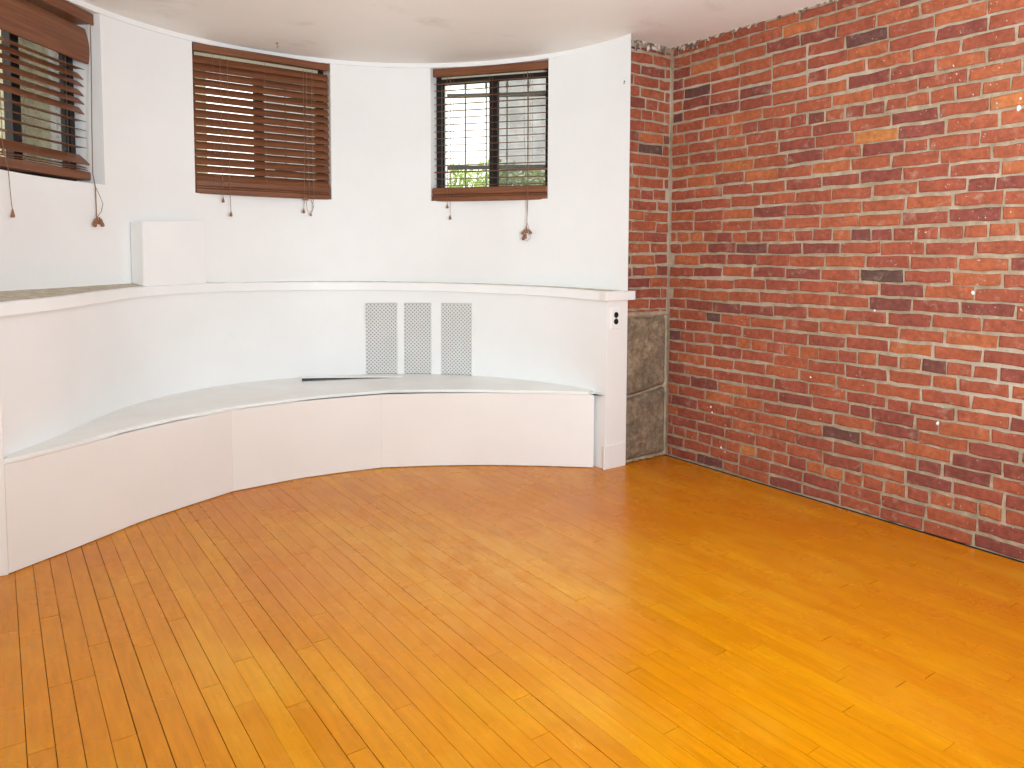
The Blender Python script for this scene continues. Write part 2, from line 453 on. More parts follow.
# the square end against the brick return, and its twin
for sx in (1,):
    xe = BX + sx * BR
    sweep(bm, [[(x_, y_, z) for z in (ZL, WZ0, WZ1, HC)] for x_, y_ in ((xe, BY), (xe + .012, BY + .010), (xe + .016, BY + .020), (xe + .016, YB + .03))])
bmesh.ops.remove_doubles(bm, verts=bm.verts[:], dist=1e-4)
fix(bm)
struct(mesh_obj('wall_bay', bm, M['wall'], smooth='edges'))

# thin flat trim along the ceiling
bm = bmesh.new(); rows = []
for i in range(61):
    t = 16 + (171 - 16) * i / 60; d = .012 * min(1, (t - 15.5) / 8)
    rows.append([(*pol(t, BR - d), 2.441 + .004 * max(0, 1 - (t - 16) / 10)), (*pol(t, BR - d), HC - .001), (*pol(t, BR + .02), HC - .001), (*pol(t, BR + .02), 2.441 + .004 * max(0, 1 - (t - 16) / 10))])
sweep(bm, rows, True); fix(bm)
struct(mesh_obj('trim_1', bm, M['trim'], smooth='edges'))

# ------------------------------------------------------------------ low wall below the ledge, with the radiator niche
bm = bmesh.new()
GA, GB, GZ0, GZ1 = 40.2, 68.5, .4485, .917
def low_patch(t0, t1, z0, z1, n):
    sweep(bm, [[(*pol(t, RL(t)), z0), (*pol(t, RL(t)), z1(t) if callable(z1) else z1)] for t in [t0 + (t1 - t0) * i / n for i in range(n + 1)]])
ztop = lambda t: ZF(t) - .03
low_patch(1.95, GA, 0, ztop, 30); low_patch(GB, 170, 0, ztop, 48)
low_patch(GA, GB, 0, GZ0, 14)
sweep(bm, [[(*pol(t, RL(t)), GZ1), (*pol(t, RL(t)), ztop(t))] for t in [GA + (GB - GA) * i / 14 for i in range(15)]])
nd_ = .05
ths = [GA + (GB - GA) * i / 14 for i in range(15)]
sweep(bm, [[(*pol(t, RL(t) + nd_), GZ0), (*pol(t, RL(t) + nd_), GZ1)] for t in ths], mat=1)
for z in (GZ0, GZ1): sweep(bm, [[(*pol(t, RL(t)), z), (*pol(t, RL(t) + nd_), z)] for t in ths], mat=1)
for t in (GA, GB):
    bm.faces.new([bm.verts.new(p) for p in ((*pol(t, RL(t)), GZ0), (*pol(t, RL(t) + nd_), GZ0), (*pol(t, RL(t) + nd_), GZ1), (*pol(t, RL(t)), GZ1))]).material_index = 1
bmesh.ops.remove_doubles(bm, verts=bm.verts[:], dist=1e-4); fix(bm)
struct(mesh_obj('wall_bay_low', bm, [M['wall'], M['cavity']], smooth='edges'))

# ledge: white nosing with bare rough plaster behind it
ledge = empty('window_ledge', (BX, BY + 1.5, 1.0))
tag(ledge, 'white curved ledge running under the three windows with bare rough plaster behind its edge', 'ledge')
def rel(o, bm):
    for v in bm.verts: v.co -= o.location
bm = bmesh.new(); rows = []
NT = [2.1 + (169.5 - 2.1) * i / 90 for i in range(91)]
for t in NT:
    r = RL(t); z = ZF(t); jit = .0015 * math.sin(t * .9) + .001 * math.sin(t * 2.3)
    rows.append([(*pol(t, r - .021), z - .054), (*pol(t, r - .024), z - .05), (*pol(t, r - .024), z - .004 + jit), (*pol(t, r - .020), z + jit), (*pol(t, r + .012), z + .001), (*pol(t, r + .012), z - .054)])
sweep(bm, rows, True); fix(bm); rel(ledge, bm)
mesh_obj('nosing', bm, M['trim'], ledge, 'edges')
bm = bmesh.new(); rows = []
rng = random.Random(5)
for t in NT:
    r0 = RL(t) + .010; r1 = BR + .004; k = 5
    rows.append([(*pol(t, r0 + (r1 - r0) * j / k), ZF(t) - .001 + (ZB(t) - ZF(t)) * j / k + (rng.uniform(-.002, .002) if 0 < j < k else 0)) for j in range(k + 1)]
                + [(*pol(t, r1), ZF(t) - .03), (*pol(t, r0), ZF(t) - .03)])
sweep(bm, rows, True); fix(bm); rel(ledge, bm)
lt = mesh_obj('ledge_top', bm, M['plaster'], ledge); lt['label'] = 'bare rough grey-brown plaster ledge top'

# boxed pipe cover standing on the ledge
A = Vector(pol(121.8, RL(121.8) - .006)); B = Vector(pol(105.2, RL(105.2) - .004)); A2 = Vector(pol(121.3, BR - .004))
bm = bmesh.new(); zb = 1.064
bt = [bm.verts.new((p[0], p[1], z)) for p, z in ((A2, 1.0745), (A, 1.0605), (B, 1.062), (pol(105.0, BR - .003), 1.066))]
tp = [bm.verts.new((p[0], p[1], z)) for p, z in ((A2, 1.402), (A, 1.402), (B, 1.424), (pol(105.0, BR - .003), 1.424))]
for i in range(4):
    j = (i + 1) % 4; bm.faces.new((bt[i], bt[j], tp[j], tp[i]))
bm.faces.new(tp); bm.faces.new(bt[::-1])
bmesh.ops.bevel(bm, geom=[e for e in bm.edges], offset=.003, segments=2, affect='EDGES'); fix(bm)
pb = mesh_obj('boxed_cover', bm, M['trim'])
tag(pb, 'white boxed-in block standing on the window ledge against the curved wall', 'box')

# ------------------------------------------------------------------ pier at the ledge's end
bm = bmesh.new()
box(bm, 2.847, 3.012, 3.133, 3.40, 0, .980, 0, .004)
box(bm, 2.822, 3.050, 3.112, 3.40, .975, 1.028, 0, .003)
struct(mesh_obj('wall_pier', bm, M['bench']))
bm = bmesh.new()
box(bm, 2.832, 3.000, 3.1245, 3.135, 0, .138, 0, .003)
struct(mesh_obj('baseboard_pier', bm, M['bench']))
bm = bmesh.new(); box(bm, XL, .004, 3.372, 3.60, 0, 1.004, 0, .003)
struct(mesh_obj('wall_pier_far', bm, M['bench']))

outlet = empty('wall_outlet', (2.914, 3.133, .80))
tag(outlet, 'white double power outlet on the narrow pier at the ledge end', 'outlet')
bm = bmesh.new(); box(bm, -.036, .036, -.006, 0, .012, .132, 0, .0025); mesh_obj('cover_plate', bm, M['plate'], outlet)
for zc in (.054, .092):
    bm = bmesh.new(); lathe(bm, (0, -.0058, zc), [(.0165, 0), (.0165, .003), (.015, .004)], 16, (0, -1, 0)); fix(bm)
    so = mesh_obj('socket', bm, M['black'], outlet); so['label'] = 'black socket'
bm = bmesh.new(); lathe(bm, (0, -.006, .073), [(.003, 0), (.003, .0015)], 8, (0, -1, 0)); fix(bm); mesh_obj('screw', bm, M['hook'], outlet)

# ------------------------------------------------------------------ curved bench
foot = [(0.005, 3.376), (0.216, 3.506), (0.522, 3.710), (0.745, 3.818), (0.976, 3.918), (1.339, 3.945), (1.554, 3.922), (1.796, 3.880), (2.048, 3.757), (2.32, 3.589), (2.576, 3.393), (2.811, 3.192)]
lip = [(0.001, 3.380), (0.036, 3.386), (0.230, 3.510), (0.458, 3.695), (0.712, 3.827), (1.027, 3.937), (1.418, 3.966), (1.580, 3.948), (1.868, 3.898), (2.112, 3.752), (2.328, 3.604), (2.580, 3.400), (2.782, 3.210), (2.838, 3.225)]
def resample(pl, n):
    P = np.array(pl); s = np.r_[0, np.cumsum(np.hypot(*np.diff(P, axis=0).T))]
    q = np.linspace(0, s[-1], n); return list(zip(np.interp(q, s, P[:, 0]), np.interp(q, s, P[:, 1])))
bench = empty('curved_bench', (1.4, 3.9, 0))
tag(bench, 'long white curved built-in bench below the window ledge on the wood floor', 'bench')
BT = .446
cut = [(0, 4), (4, 7), (7, 11)]
for a, b in cut:                                         # three bent plywood front panels meeting at two kinks
    pl = foot[a:b + 1]; bm = bmesh.new()
    pts = resample(pl, 16)
    rows = []
    for i, (x, y) in enumerate(pts):
        j0, j1 = pts[max(i - 1, 0)], pts[min(i + 1, 15)]
        d = Vector((j1[0] - j0[0], j1[1] - j0[1])).normalized(); nrm = Vector((-d.y, d.x)) * .018
        e = .0002 * (1 if i == 0 else -1 if i == 15 else 0); x += d.x * e; y += d.y * e
        rows.append([(x, y, .004), (x, y, BT - .018), (x + nrm.x, y + nrm.y, BT - .018), (x + nrm.x, y + nrm.y, .004)])
    sweep(bm, rows, True); fix(bm); rel(bench, bm)
    mesh_obj('front_panel', bm, M['bench'], bench, 'edges')
bm = bmesh.new()                                         # end pieces
box(bm, 2.793, 2.811, 3.215, 3.33, .0, BT - .02); rel(bench, bm); mesh_obj('end_panel', bm, M['bench'], bench)
bm = bmesh.new(); n = 60
lp = resample(lip, n)
ang = [2.5 + (165 - 2.5) * i / (n - 1) for i in range(n)][::-1]
rows = []
for (x, y), t in zip(lp, ang):
    bx_, by_ = pol(t, RL(t) - .001)
    d = Vector((bx_ - x, by_ - y)); dn = d.normalized() * .005
    rows.append([(x, y, BT - .015), (x, y, BT - .004), (x + dn.x, y + dn.y, BT), (bx_, by_, BT + .002), (bx_, by_, BT - .018), (x + dn.x, y + dn.y, BT - .018)])
sweep(bm, rows, True); fix(bm); rel(bench, bm)
st = mesh_obj('seat_top', bm, M['bench_top'], bench, 'edges'); st['label'] = 'worn off-white seat board'

# loose strip lying on the bench, with a black layer painted in for the shade under its lifted end
P = resample([(1.555, 4.515), (1.70, 4.47), (1.83, 4.425), (1.98, 4.365), (2.13, 4.290)], 14)
def strip_layer(h0, h1, back):
    bm = bmesh.new(); rows = []
    for i, (x, y) in enumerate(P):
        f = i / 13; lift = .017 * (1 - f) ** 1.2; d = Vector((-.36, -.93)).normalized() * (.05 - back)
        z0, z1 = BT + .003 + h0 * lift, BT + .003 + h1 * lift + (.005 if h1 >= 1 else .0006)
        if h0 > 0: z0 += .0006
        rows.append([(x, y, z0), (x, y, z1), (x + d.x, y + d.y, z1), (x + d.x, y + d.y, z0)])
    sweep(bm, rows, True); fix(bm); return bm
ls = mesh_obj('loose_strip', strip_layer(1, 1, 0), M['trim'])
tag(ls, 'thin loose white strip lying on the bench top, one end lifted over a painted shadow gap', 'strip')
du = mesh_obj('gap_shade', strip_layer(0, 1 - 1e-6, .003), M['black'], ls); du['label'] = 'painted shadow gap under the strip'

# ------------------------------------------------------------------ radiator grille
gr = empty('radiator_grille', (*pol(54.3, RL(54.3)), GZ0))
tag(gr, 'white radiator grille of three perforated panels set in the low wall above the bench', 'grille')
def stile(t0, t1, z0, z1, d0, d1, name):
    bm = bmesh.new(); rows = []
    for i in range(9):
        t = t0 + (t1 - t0) * i / 8; r = RL(t)
        rows.append([(*pol(t, r + d0), z0), (*pol(t, r + d0), z1), (*pol(t, r + d1), z1), (*pol(t, r + d1), z0)])
    sweep(bm, rows, True); fix(bm); rel(gr, bm); return mesh_obj(name, bm, M['panel_white'], gr)
stile(GB - .5, GB, GZ0, GZ1, .002, .03, 'stile')
stile(58.6, 60.3, GZ0, GZ1, .001, .018, 'stile')
stile(49.3, 51.8, GZ0, GZ1, .001, .018, 'stile')
stile(GA, 41.3, GZ0, GZ1, -.003, .03, 'stile')
for t0, t1 in ((60.3, GB - .5), (51.8, 58.6), (41.3, 49.3)):
    # diagonal lattice of a perforated sheet: flat bars crossing, bowed with the wall
    bm = bmesh.new(); r0 = RL((t0 + t1) / 2); Wd = R_(t1 - t0) * r0; Hh = GZ1 - GZ0 - .006; p = .0245; hw = .0034
    def put(u, z, d):
        t = t0 + math.degrees(u / r0); return (*pol(t, RL(t) + d), GZ0 + .003 + z)
    for sgn in (1, -1):
        kk = -int(Hh / p) - 2
        while kk * p < Wd + Hh + p:
            segs = []
            # line: u = kk*p + sgn*z (sgn=-1: u = kk*p - z)
            z0, z1 = 0, Hh
            u0 = kk * p
            lo, hi = ((0 - u0) / sgn, (Wd - u0) / sgn); lo, hi = min(lo, hi), max(lo, hi)
            a, b = max(z0, lo), min(z1, hi)
            if b - a > .004:
                m_ = max(2, int((b - a) / .08) + 1); q = []
                for i in range(m_):
                    z = a + (b - a) * i / (m_ - 1); u = u0 + sgn * z
                    q.append((u, z))
                rows = []
                for u, z in q:
                    dx, dz = hw * .7071, -hw * .7071 * sgn
                    d = .006 if sgn == 1 else .0064
                    rows.append([put(u - dx, z - dz, d), put(u + dx, z + dz, d), put(u + dx, z + dz, d + .002), put(u - dx, z - dz, d + .002)])
                sweep(bm, rows, True)
            kk += 1
    # rosettes at the crossings
    iu = int(Wd / (p / 2)) + 1; iz = int(Hh / (p / 2)) + 1
    fix(bm); rel(gr, bm)
    mesh_obj('perforated_panel', bm, M['panel_white'], gr)

# ------------------------------------------------------------------ brick walls: every brick has its own tone and worn edges
def brick_run(bm, tone, place, s0, s1, z0, z1, rng, headers, course=.0652, top_cut=None):
    k = int(z0 / course)
    while k * course < z1 - .012:
        za, zb_ = max(k * course, z0), min((k + 1) * course, z1)
        hd = k in headers
        s = s0 - rng.choice([0, .05, .1, .15]) - (.02 if not hd else 0)
        while s < s1:
            L = (.101 if hd else .2035) + rng.uniform(-.006, .006)
            if not hd and rng.random() < .04: L = .105
            a, b = max(s, s0), min(s + L, s1); s += L
            if b - a < .03: continue
            j = .0062 + rng.uniform(-.001, .002)
            h = .0072 + rng.uniform(-.001, .0015)
            wob = .004 * math.sin(a * 3.1 + k * .7) + .003 * math.sin(a * 7 + k)
            pts = []
            aa, bb, zz0, zz1 = a + j, b - j, za + h + wob, zb_ - h + wob
            if bb - aa < .02: continue
            nseg = 4 if bb - aa > .12 else 2
            for i in range(nseg + 1): pts.append((aa + (bb - aa) * i / nseg, zz0))
            for i in range(nseg, -1, -1): pts.append((aa + (bb - aa) * i / nseg, zz1))
            q = [(u + rng.uniform(-.0035, .0035), z + rng.uniform(-.0035, .0035)) for u, z in pts]
            cu, cz = (aa + bb) / 2, (zz0 + zz1) / 2
            dep = rng.uniform(.005, .010)
            r0 = [bm.verts.new(place(u, z, 0)) for u, z in q]
            r1 = [bm.verts.new(place(u, z, dep * .7)) for u, z in q]
            tilt = rng.uniform(-.0015, .0015)
            r2 = [bm.verts.new(place(u + (.0045 if u < cu else -.0045), z + (.0045 if z < cz else -.0045), dep + tilt * (1 if u < cu else -1))) for u, z in q]
            m = len(q); fs = []
            for A_, B_ in ((r0, r1), (r1, r2)):
                for i in range(m):
                    jx = (i + 1) % m; fs.append(bm.faces.new((A_[i], A_[jx], B_[jx], B_[i])))
            fs.append(bm.faces.new(r2))
            t = rng.random()
            t = .02 + .05 * rng.random() if t < .025 else (.1 + .12 * rng.random() if t < .12 else min(1, max(.12, rng.gauss(.52, .17))))
            if hd: t = min(1, t + .04)
            col = (t, rng.random(), rng.random(), 1)
            for f in fs:
                f.material_index = 0
                for l in f.loops: l[tone] = col
        k += 1

rng = random.Random(11)
HDR = {2, 11, 20, 29}
bm = bmesh.new(); tone = bm.loops.layers.float_color.new('tone')
placeR = lambda s, z, d: (XR + .006 - d, YB - s, z)
brick_run(bm, tone, placeR, .012, YB - YK, .004, HC - .002, rng, HDR)
box(bm, XR + .006, XR + .12, YK, YB + .12, 0, HC, 1)
# beads of spilt mortar, lime and old paint on the face
for s, z, rr in ((.35, .36, .007), (.43, .14, .008), (.36, .33, .005), (1.86, 1.82, .013), (1.865, 1.86, .007), (1.30, .98, .006), (1.72, 1.08, .010), (.98, .62, .005), (1.6, .5, .008), (.46, .12, .005)):
    q = bm.verts.new(placeR(s, z, .015)); ring = [bm.verts.new(placeR(s + rr * math.cos(a) * rng.uniform(.5, 1.1), z + rr * 1.2 * math.sin(a) * rng.uniform(.6, 1.2), .004)) for a in np.linspace(0, 2 * PI, 9)[:-1]]
    for i in range(8): bm.faces.new((q, ring[i], ring[(i + 1) % 8])).material_index = 2
fix(bm)
# flaking plaster along the head of the wall
def flakes(bm, place, s0, s1, zt, n, rng, idx, drop):
    for _ in range(n):
        s = rng.uniform(s0, s1); hgt = rng.uniform(.006, drop); w_ = rng.uniform(.01, .04)
        m = 7; top = [(s - w_ / 2 + w_ * i / m) for i in range(m + 1)]
        a = [bm.verts.new(place(u, zt, .014)) for u in top]
        b = [bm.verts.new(place(u, zt - hgt * math.sin(PI * (i + .5) / (m + 1)) * rng.uniform(.6, 1.1), .0125)) for i, u in enumerate(top)]
        for i in range(m): bm.faces.new((a[i], a[i + 1], b[i + 1], b[i])).material_index = idx
flakes(bm, placeR, .01, 1.3, HC, 34, rng, 3, .03)
flakes(bm, placeR, .01, .22, HC, 14, rng, 3, .07)
struct(mesh_obj('wall_right', bm, [M['brick'], M['mortar'], M['trim'], M['soot']]))

bm = bmesh.new(); tone = bm.loops.layers.float_color.new('tone')
placeB = lambda s, z, d: (2.975 + s, YB + .006 - d, z)
brick_run(bm, tone, placeB, .002, XR - 2.975 - .004, .885, HC - .03, rng, {17, 24, 31})
box(bm, 2.97, XR + .004, YB + .006, YB + .12, 0, HC, 1)
fix(bm)
placeC = lambda s, z, d: (2.975 + s, YB + .006 - d, z)
flakes(bm, placeC, .03, .37, HC, 26, rng, 2, .075)
struct(mesh_obj('wall_back', bm, [M['brick'], M['mortar'], M['soot']]))

# two rough foundation stones under the brick return
from mathutils import noise as mnoise
def stone(name, x0, x1, zc, label, seed):
    """zc: corner heights (bl, br, tr, tl)"""
    bm = bmesh.new(); nx, nz = 26, 34; off = Vector((seed, 0, 0))
    bl, br, tr, tl = zc; grid = []
    for j in range(nz + 1):
        row = []
        for i in range(nx + 1):
            u, v = i / nx, j / nz
            x = x0 + (x1 - x0) * u; z = (bl + (br - bl) * u) * (1 - v) + (tl + (tr - tl) * u) * v
            e = min(u * (x1 - x0), (1 - u) * (x1 - x0), v * (tl - bl), (1 - v) * (tl - bl))
            e = min(1, e / .035)
            p = Vector((x, 0, z)); nn = mnoise.fractal(p * 9 + off, .9, 2.1, 5); n2 = mnoise.noise(p * 4 + off)
            y = YB + .004 - (math.sqrt(max(0, 1 - (1 - e) ** 2)) * .028 + (nn * .010 + n2 * .008) * e)
            if e == 0:
                x += mnoise.noise(Vector((z * 14, seed, 3))) * .010 if i in (0, nx) else 0
                z += mnoise.noise(Vector((x * 14, seed, 7))) * .010 if j in (0, nz) else 0
            row.append(bm.verts.new((x, y, z)))
        grid.append(row)
    for j in range(nz):
        for i in range(nx): bm.faces.new((grid[j][i], grid[j][i + 1], grid[j + 1][i + 1], grid[j + 1][i]))
    rim = [grid[0][i] for i in range(nx + 1)] + [grid[j][nx] for j in range(1, nz + 1)] + [grid[nz][i] for i in range(nx - 1, -1, -1)] + [grid[j][0] for j in range(nz - 1, 0, -1)]
    back = [bm.verts.new((v.co.x, YB + .05, v.co.z)) for v in rim]
    for i in range(len(rim)):
        j = (i + 1) % len(rim); bm.faces.new((rim[i], back[i], back[j], rim[j]))
    fix(bm)
    o = mesh_obj(name, bm, M['stone'], smooth=True); o['kind'] = 'structure'
    return tag(o, label, 'stone')
stone('foundation_stone', 3.022, 3.345, (.402, .445, .862, .868), 'upper rough grey-brown foundation stone between the white pier and the brick', 1.3)
stone('foundation_stone', 3.010, 3.350, (.018, .020, .428, .385), 'lower rough brown foundation stone resting at the floor beside the white pier', 8.1)
# mortar bed round the stones
bm = bmesh.new(); rng2 = random.Random(2)
def smear(pts, w_):
    rows = []
    for x, z in pts:
        ww = w_ * rng2.uniform(.7, 1.3)
        rows.append([(x - ww, YB + .004, z), (x, YB - .012 - rng2.uniform(0, .006), z + rng2.uniform(-.003, .003)), (x + ww, YB + .004, z)])
    sweep(bm, rows)
smear([(3.353 + rng2.uniform(-.004, .004), z) for z in np.linspace(.01, .89, 30)], .016)
smear([(3.012 + rng2.uniform(-.004, .004), z) for z in np.linspace(.03, .96, 30)], .010)
rows = []
for x in np.linspace(3.0, 3.36, 20):
    rows.append([(x, YB + .004, .86), (x, YB - .013 - rng2.uniform(0, .006), .878 + rng2.uniform(-.004, .004)), (x, YB + .004, .902)])
sweep(bm, rows); rows = []
for x in np.linspace(3.0, 3.36, 20):
    rows.append([(x, YB + .004, 0), (x, YB - .010 - rng2.uniform(0, .01), .010 + rng2.uniform(-.004, .004)), (x, YB + .004, .026)])
sweep(bm, rows); fix(bm)
struct(mesh_obj('trim_2', bm, M['mortar']))

# side wall beyond the frame
bm = bmesh.new(); box(bm, XL - .1, XR + .12, YK - .1, YK, 0, HC); struct(mesh_obj('wall_rear', bm, M['wall']))
bm = bmesh.new(); box(bm, XL - .1, XL, YK, YB + .12, 0, HC); box(bm, XL, pol(171)[0] + .003, 3.345, 3.60, 1.0, HC); box(bm, XL - .1, XL, YB + .12, 3.65, 0, HC); struct(mesh_obj('wall_left', bm, M['wall']))

# ------------------------------------------------------------------ windows
def window(n):
    mid, nrm, w, rz = chord(n)
    r = empty('window_%d' % n, (mid.x, mid.y, WZ0), rz); r['kind'] = 'structure'
    h = WZ1 - WZ0; y0 = {1: .150, 2: .115, 3: .098}[n]; y1 = y0 + .05
    bm = bmesh.new()
    box(bm, -w / 2, -w / 2 + .036, y0, y1, 0, h); box(bm, w / 2 - .036, w / 2, y0, y1, 0, h)
    box(bm, -w / 2 + .036, w / 2 - .036, y0, y1, 0, .04); box(bm, -w / 2 + .036, w / 2 - .036, y0, y1, h - .076, h - .055)
    mesh_obj('window_frame', bm, M['frame'], r)
    bm = bmesh.new(); box(bm, -w / 2, w / 2, y0 + .005, y1, h - .055, h); mesh_obj('window_head', bm, M['cream'], r)
    for sx, yy in ((-1, y0 + .026), (1, y0 + .006)):
        bm = bmesh.new(); xa, xb = (-w / 2 + .036, .028) if sx < 0 else (-.028, w / 2 - .036)
        z0, z1 = .04, h - .076; t = .02; f = .03
        if sx < 0: box(bm, xb - .055, xb, yy, yy + t, z0, z1); box(bm, xa, xa + .008, yy, yy + t, z0, z1)
        else: box(bm, xa, xa + .055, yy, yy + t, z0, z1); box(bm, xb - .008, xb, yy, yy + t, z0, z1)
        x2, x3 = (xa + .008, xb - .055) if sx < 0 else (xa + .055, xb - .008)
        box(bm, x2, x3, yy, yy + t, z0, z0 + .02); box(bm, x2, x3, yy, yy + t, z1 - .012, z1)
        sash = mesh_obj('window_sash', bm, M['frame'], r)
        bm = bmesh.new(); box(bm, x2, x3, yy + .008, yy + .012, z0 + .02, z1 - .012); mesh_obj('window_pane', bm, M['glass'], sash)
    bm = bmesh.new(); box(bm, .02, w / 2 - .03, y1 + .003, y1 + .0035, .03, h - .04); mesh_obj('insect_screen', bm, M['screen'], r)
    return r
for n in (1, 2, 3): window(n)

# ------------------------------------------------------------------ wooden venetian blinds
def slat(bm, xa, xb, yc, zc, tilt, wd=.05, th=.0028):
    ct, s_ = math.cos(tilt), math.sin(tilt); prof = []
    top = []; bot = []
    for i in range(5):
        u = -wd / 2 + wd * i / 4; cr = .0022 * (1 - (2 * i / 4 - 1) ** 2)
        for dst, v in ((top, cr + th / 2), (bot, cr - th / 2)):
            dst.append((yc + u * ct - v * s_, zc + u * s_ + v * ct))
    prof = top + bot[::-1]
    sweep(bm, [[(xa, y, z) for y, z in prof], [(xb, y, z) for y, z in prof]], True)
def tassel_mesh(L=.034, r=.0085):
    bm = bmesh.new(); lathe(bm, (0, 0, -L), [(r * .75, 0), (r, L * .12), (r * .9, L * .35), (r * .5, L * .75), (r * .35, L), (r * .1, L * 1.02)], 10); fix(bm)
    return bm
def tassel_at(parent, p, L=.034, r=.0085, rx=0, ry=0):
    o = mesh_obj('tassel', tassel_mesh(L, r), M['tassel'], parent, smooth=True, loc=p); o.rotation_euler = (rx, ry, 0); return o
def cord(parent, name, pts, r=.0016):
    bm = bmesh.new(); tube(bm, pts, r, 6); fix(bm); return mesh_obj(name, bm, M['cord'], parent)

def blind_root(n, d, label):
    mid, nrm, w, rz = chord(n)
    p = mid + nrm * d
    b = empty('window_blind', (p.x, p.y, WZ0), rz)
    tag(b, label, 'window blind', 'wooden blinds in the curved wall'); return b, w
def headrail(b, w, z0, z1, yf=-.03):
    bm = bmesh.new(); e = w / 2 - .006
    box(bm, -e, e, yf, yf + .012, z0, z1, 0, .003); box(bm, -e + .002, e - .002, yf + .012, .03, z0 + .006, z1)
    return mesh_obj('headrail', bm, M['wood'], b)
def ladders(b, xs, z0, z1, y=.026):
    for x in xs:
        bm = bmesh.new()
        for yy in (-y, y): tube(bm, [(x, yy, z0), (x, yy, z1)], .0010, 4)
        fix(bm); mesh_obj('ladder_cord', bm, M['cord'], b)

# middle window: lowered, slats tipped nearly shut
b, w = blind_root(2, .030, 'lowered brown wooden blind with nearly closed slats in the middle window')
e = w / 2 - .005
headrail(b, w, .812, .854)
bm = bmesh.new(); z = .770; k = 0; rng = random.Random(4)
while z > .095:
    slat(bm, -e, e, rng.uniform(-.001, .001), z, R_(59 + rng.uniform(-4, 4)) if k > 2 else R_(66 + rng.uniform(-2, 2))); z -= .0452 if k > 2 else .0430; k += 1
fix(bm); mesh_obj('slats', bm, M['wood'], b)
bm = bmesh.new(); box(bm, -e, e, -.028, .026, -.002, .030, 0, .006); box(bm, -e + .002, e - .002, -.026, .026, .031, .040, 0, .002)
box(bm, -e, e, -.027, .026, .041, .078, 0, .008); fix(bm); mesh_obj('bottom_rail', bm, M['wood'], b)
ladders(b, (-.30, .0, .30), .03, .80)
cy = -.034
tc = cord(b, 'tilt_cord', [(-.262, cy, .79), (-.262, cy, .4), (-.263, cy - .004, .0), (-.262, cy - .006, -.020)]); tassel_at(tc, (-.262, cy - .006, -.02), .03)
tc = cord(b, 'tilt_cord', [(-.222, cy, .79), (-.222, cy, .4), (-.221, cy - .004, .0), (-.219, cy - .006, -.100)]); tassel_at(tc, (-.219, cy - .006, -.10), .03)
lc = cord(b, 'lift_cord', [(.287, cy, .79), (.288, cy, .4), (.290, cy - .005, .02), (.282, cy - .006, -.07), (.262, cy - .006, -.098), (.246, cy - .007, -.075), (.240, cy - .008, -.03), (.252, cy - .006, .0)])
cord(b, 'lift_cord', [(.255, cy, .79), (.256, cy, .4), (.262, cy - .008, .01), (.288, cy - .009, -.05), (.27, cy - .009, -.105), (.262, cy - .009, -.085)])
tassel_at(lc, (.270, cy - .007, -.095), .016, .007)
tc = cord(b, 'lift_cord', [(.235, cy, .79), (.236, cy, .3), (.228, cy - .006, .0), (.224, cy - .007, -.065)]); tassel_at(tc, (.224, cy - .007, -.065), .03)
bm = bmesh.new(); box(bm, .222, .255, cy - .012, cy - .002, -.014, .004, 0, .003); fix(bm); mesh_obj('cord_cleat', bm, M['tassel'], lc)

# window nearest the brick: lowered, slats open flat
b, w = blind_root(3, .060, 'lowered wooden blind with open slats over the bright window nearest the brick')
e = w / 2 - .010
headrail(b, w, .805, .853)
bm = bmesh.new(); z = .762; rng = random.Random(6)
while z > .10:
    slat(bm, -e, e, 0, z, R_(rng.uniform(-1, 1) + (7 if z > .25 else 2)), .05, .0024 if not .17 < z < .215 else .006); z -= .0440
fix(bm); mesh_obj('slats', bm, M['wood'], b)
e = w / 2 - .003; bm = bmesh.new(); box(bm, -e, e, -.052, .006, -.004, .026, 0, .006)
for i in range(3): box(bm, -e + .001, e - .001, -.050, .004, .027 + i * .004, .030 + i * .004)
box(bm, -e, e, -.052, .006, .040, .086, 0, .010); fix(bm); mesh_obj('bottom_rail', bm, M['wood'], b)
ladders(b, (-.27, .0, .27), .05, .80)
cy = -.060
for x, zb_ in ((-.278, -.022), (-.258, -.095)):
    tc = cord(b, 'tilt_cord', [(x, cy, .79), (x, cy, .4), (x, cy - .001, .0), (x, cy - .002, zb_)], .0013); tassel_at(tc, (x, cy - .002, zb_), .028)
lc = cord(b, 'lift_cord', [(.262, cy, .79), (.266, cy, .4), (.270, cy - .008, .0), (.264, cy - .010, -.18)], .0022)
for dx, dz, ry in ((0, 0, .0), (-.012, -.012, .5), (.012, -.010, -.5), (-.004, -.035, .15), (-.014, -.045, .3)):
    tassel_at(lc, (.264 + dx, cy - .010, -.178 + dz), .036, .010, 0, ry)
cord(b, 'lift_cord', [(.238, cy, .79), (.242, cy, .4), (.262, cy - .004, .02), (.266, cy - .008, -.15), (.285, cy - .012, -.20), (.288, cy - .012, -.245), (.268, cy - .012, -.265), (.244, cy - .012, -.25), (.246, cy - .012, -.2), (.262, cy - .01, -.17)], .0013)

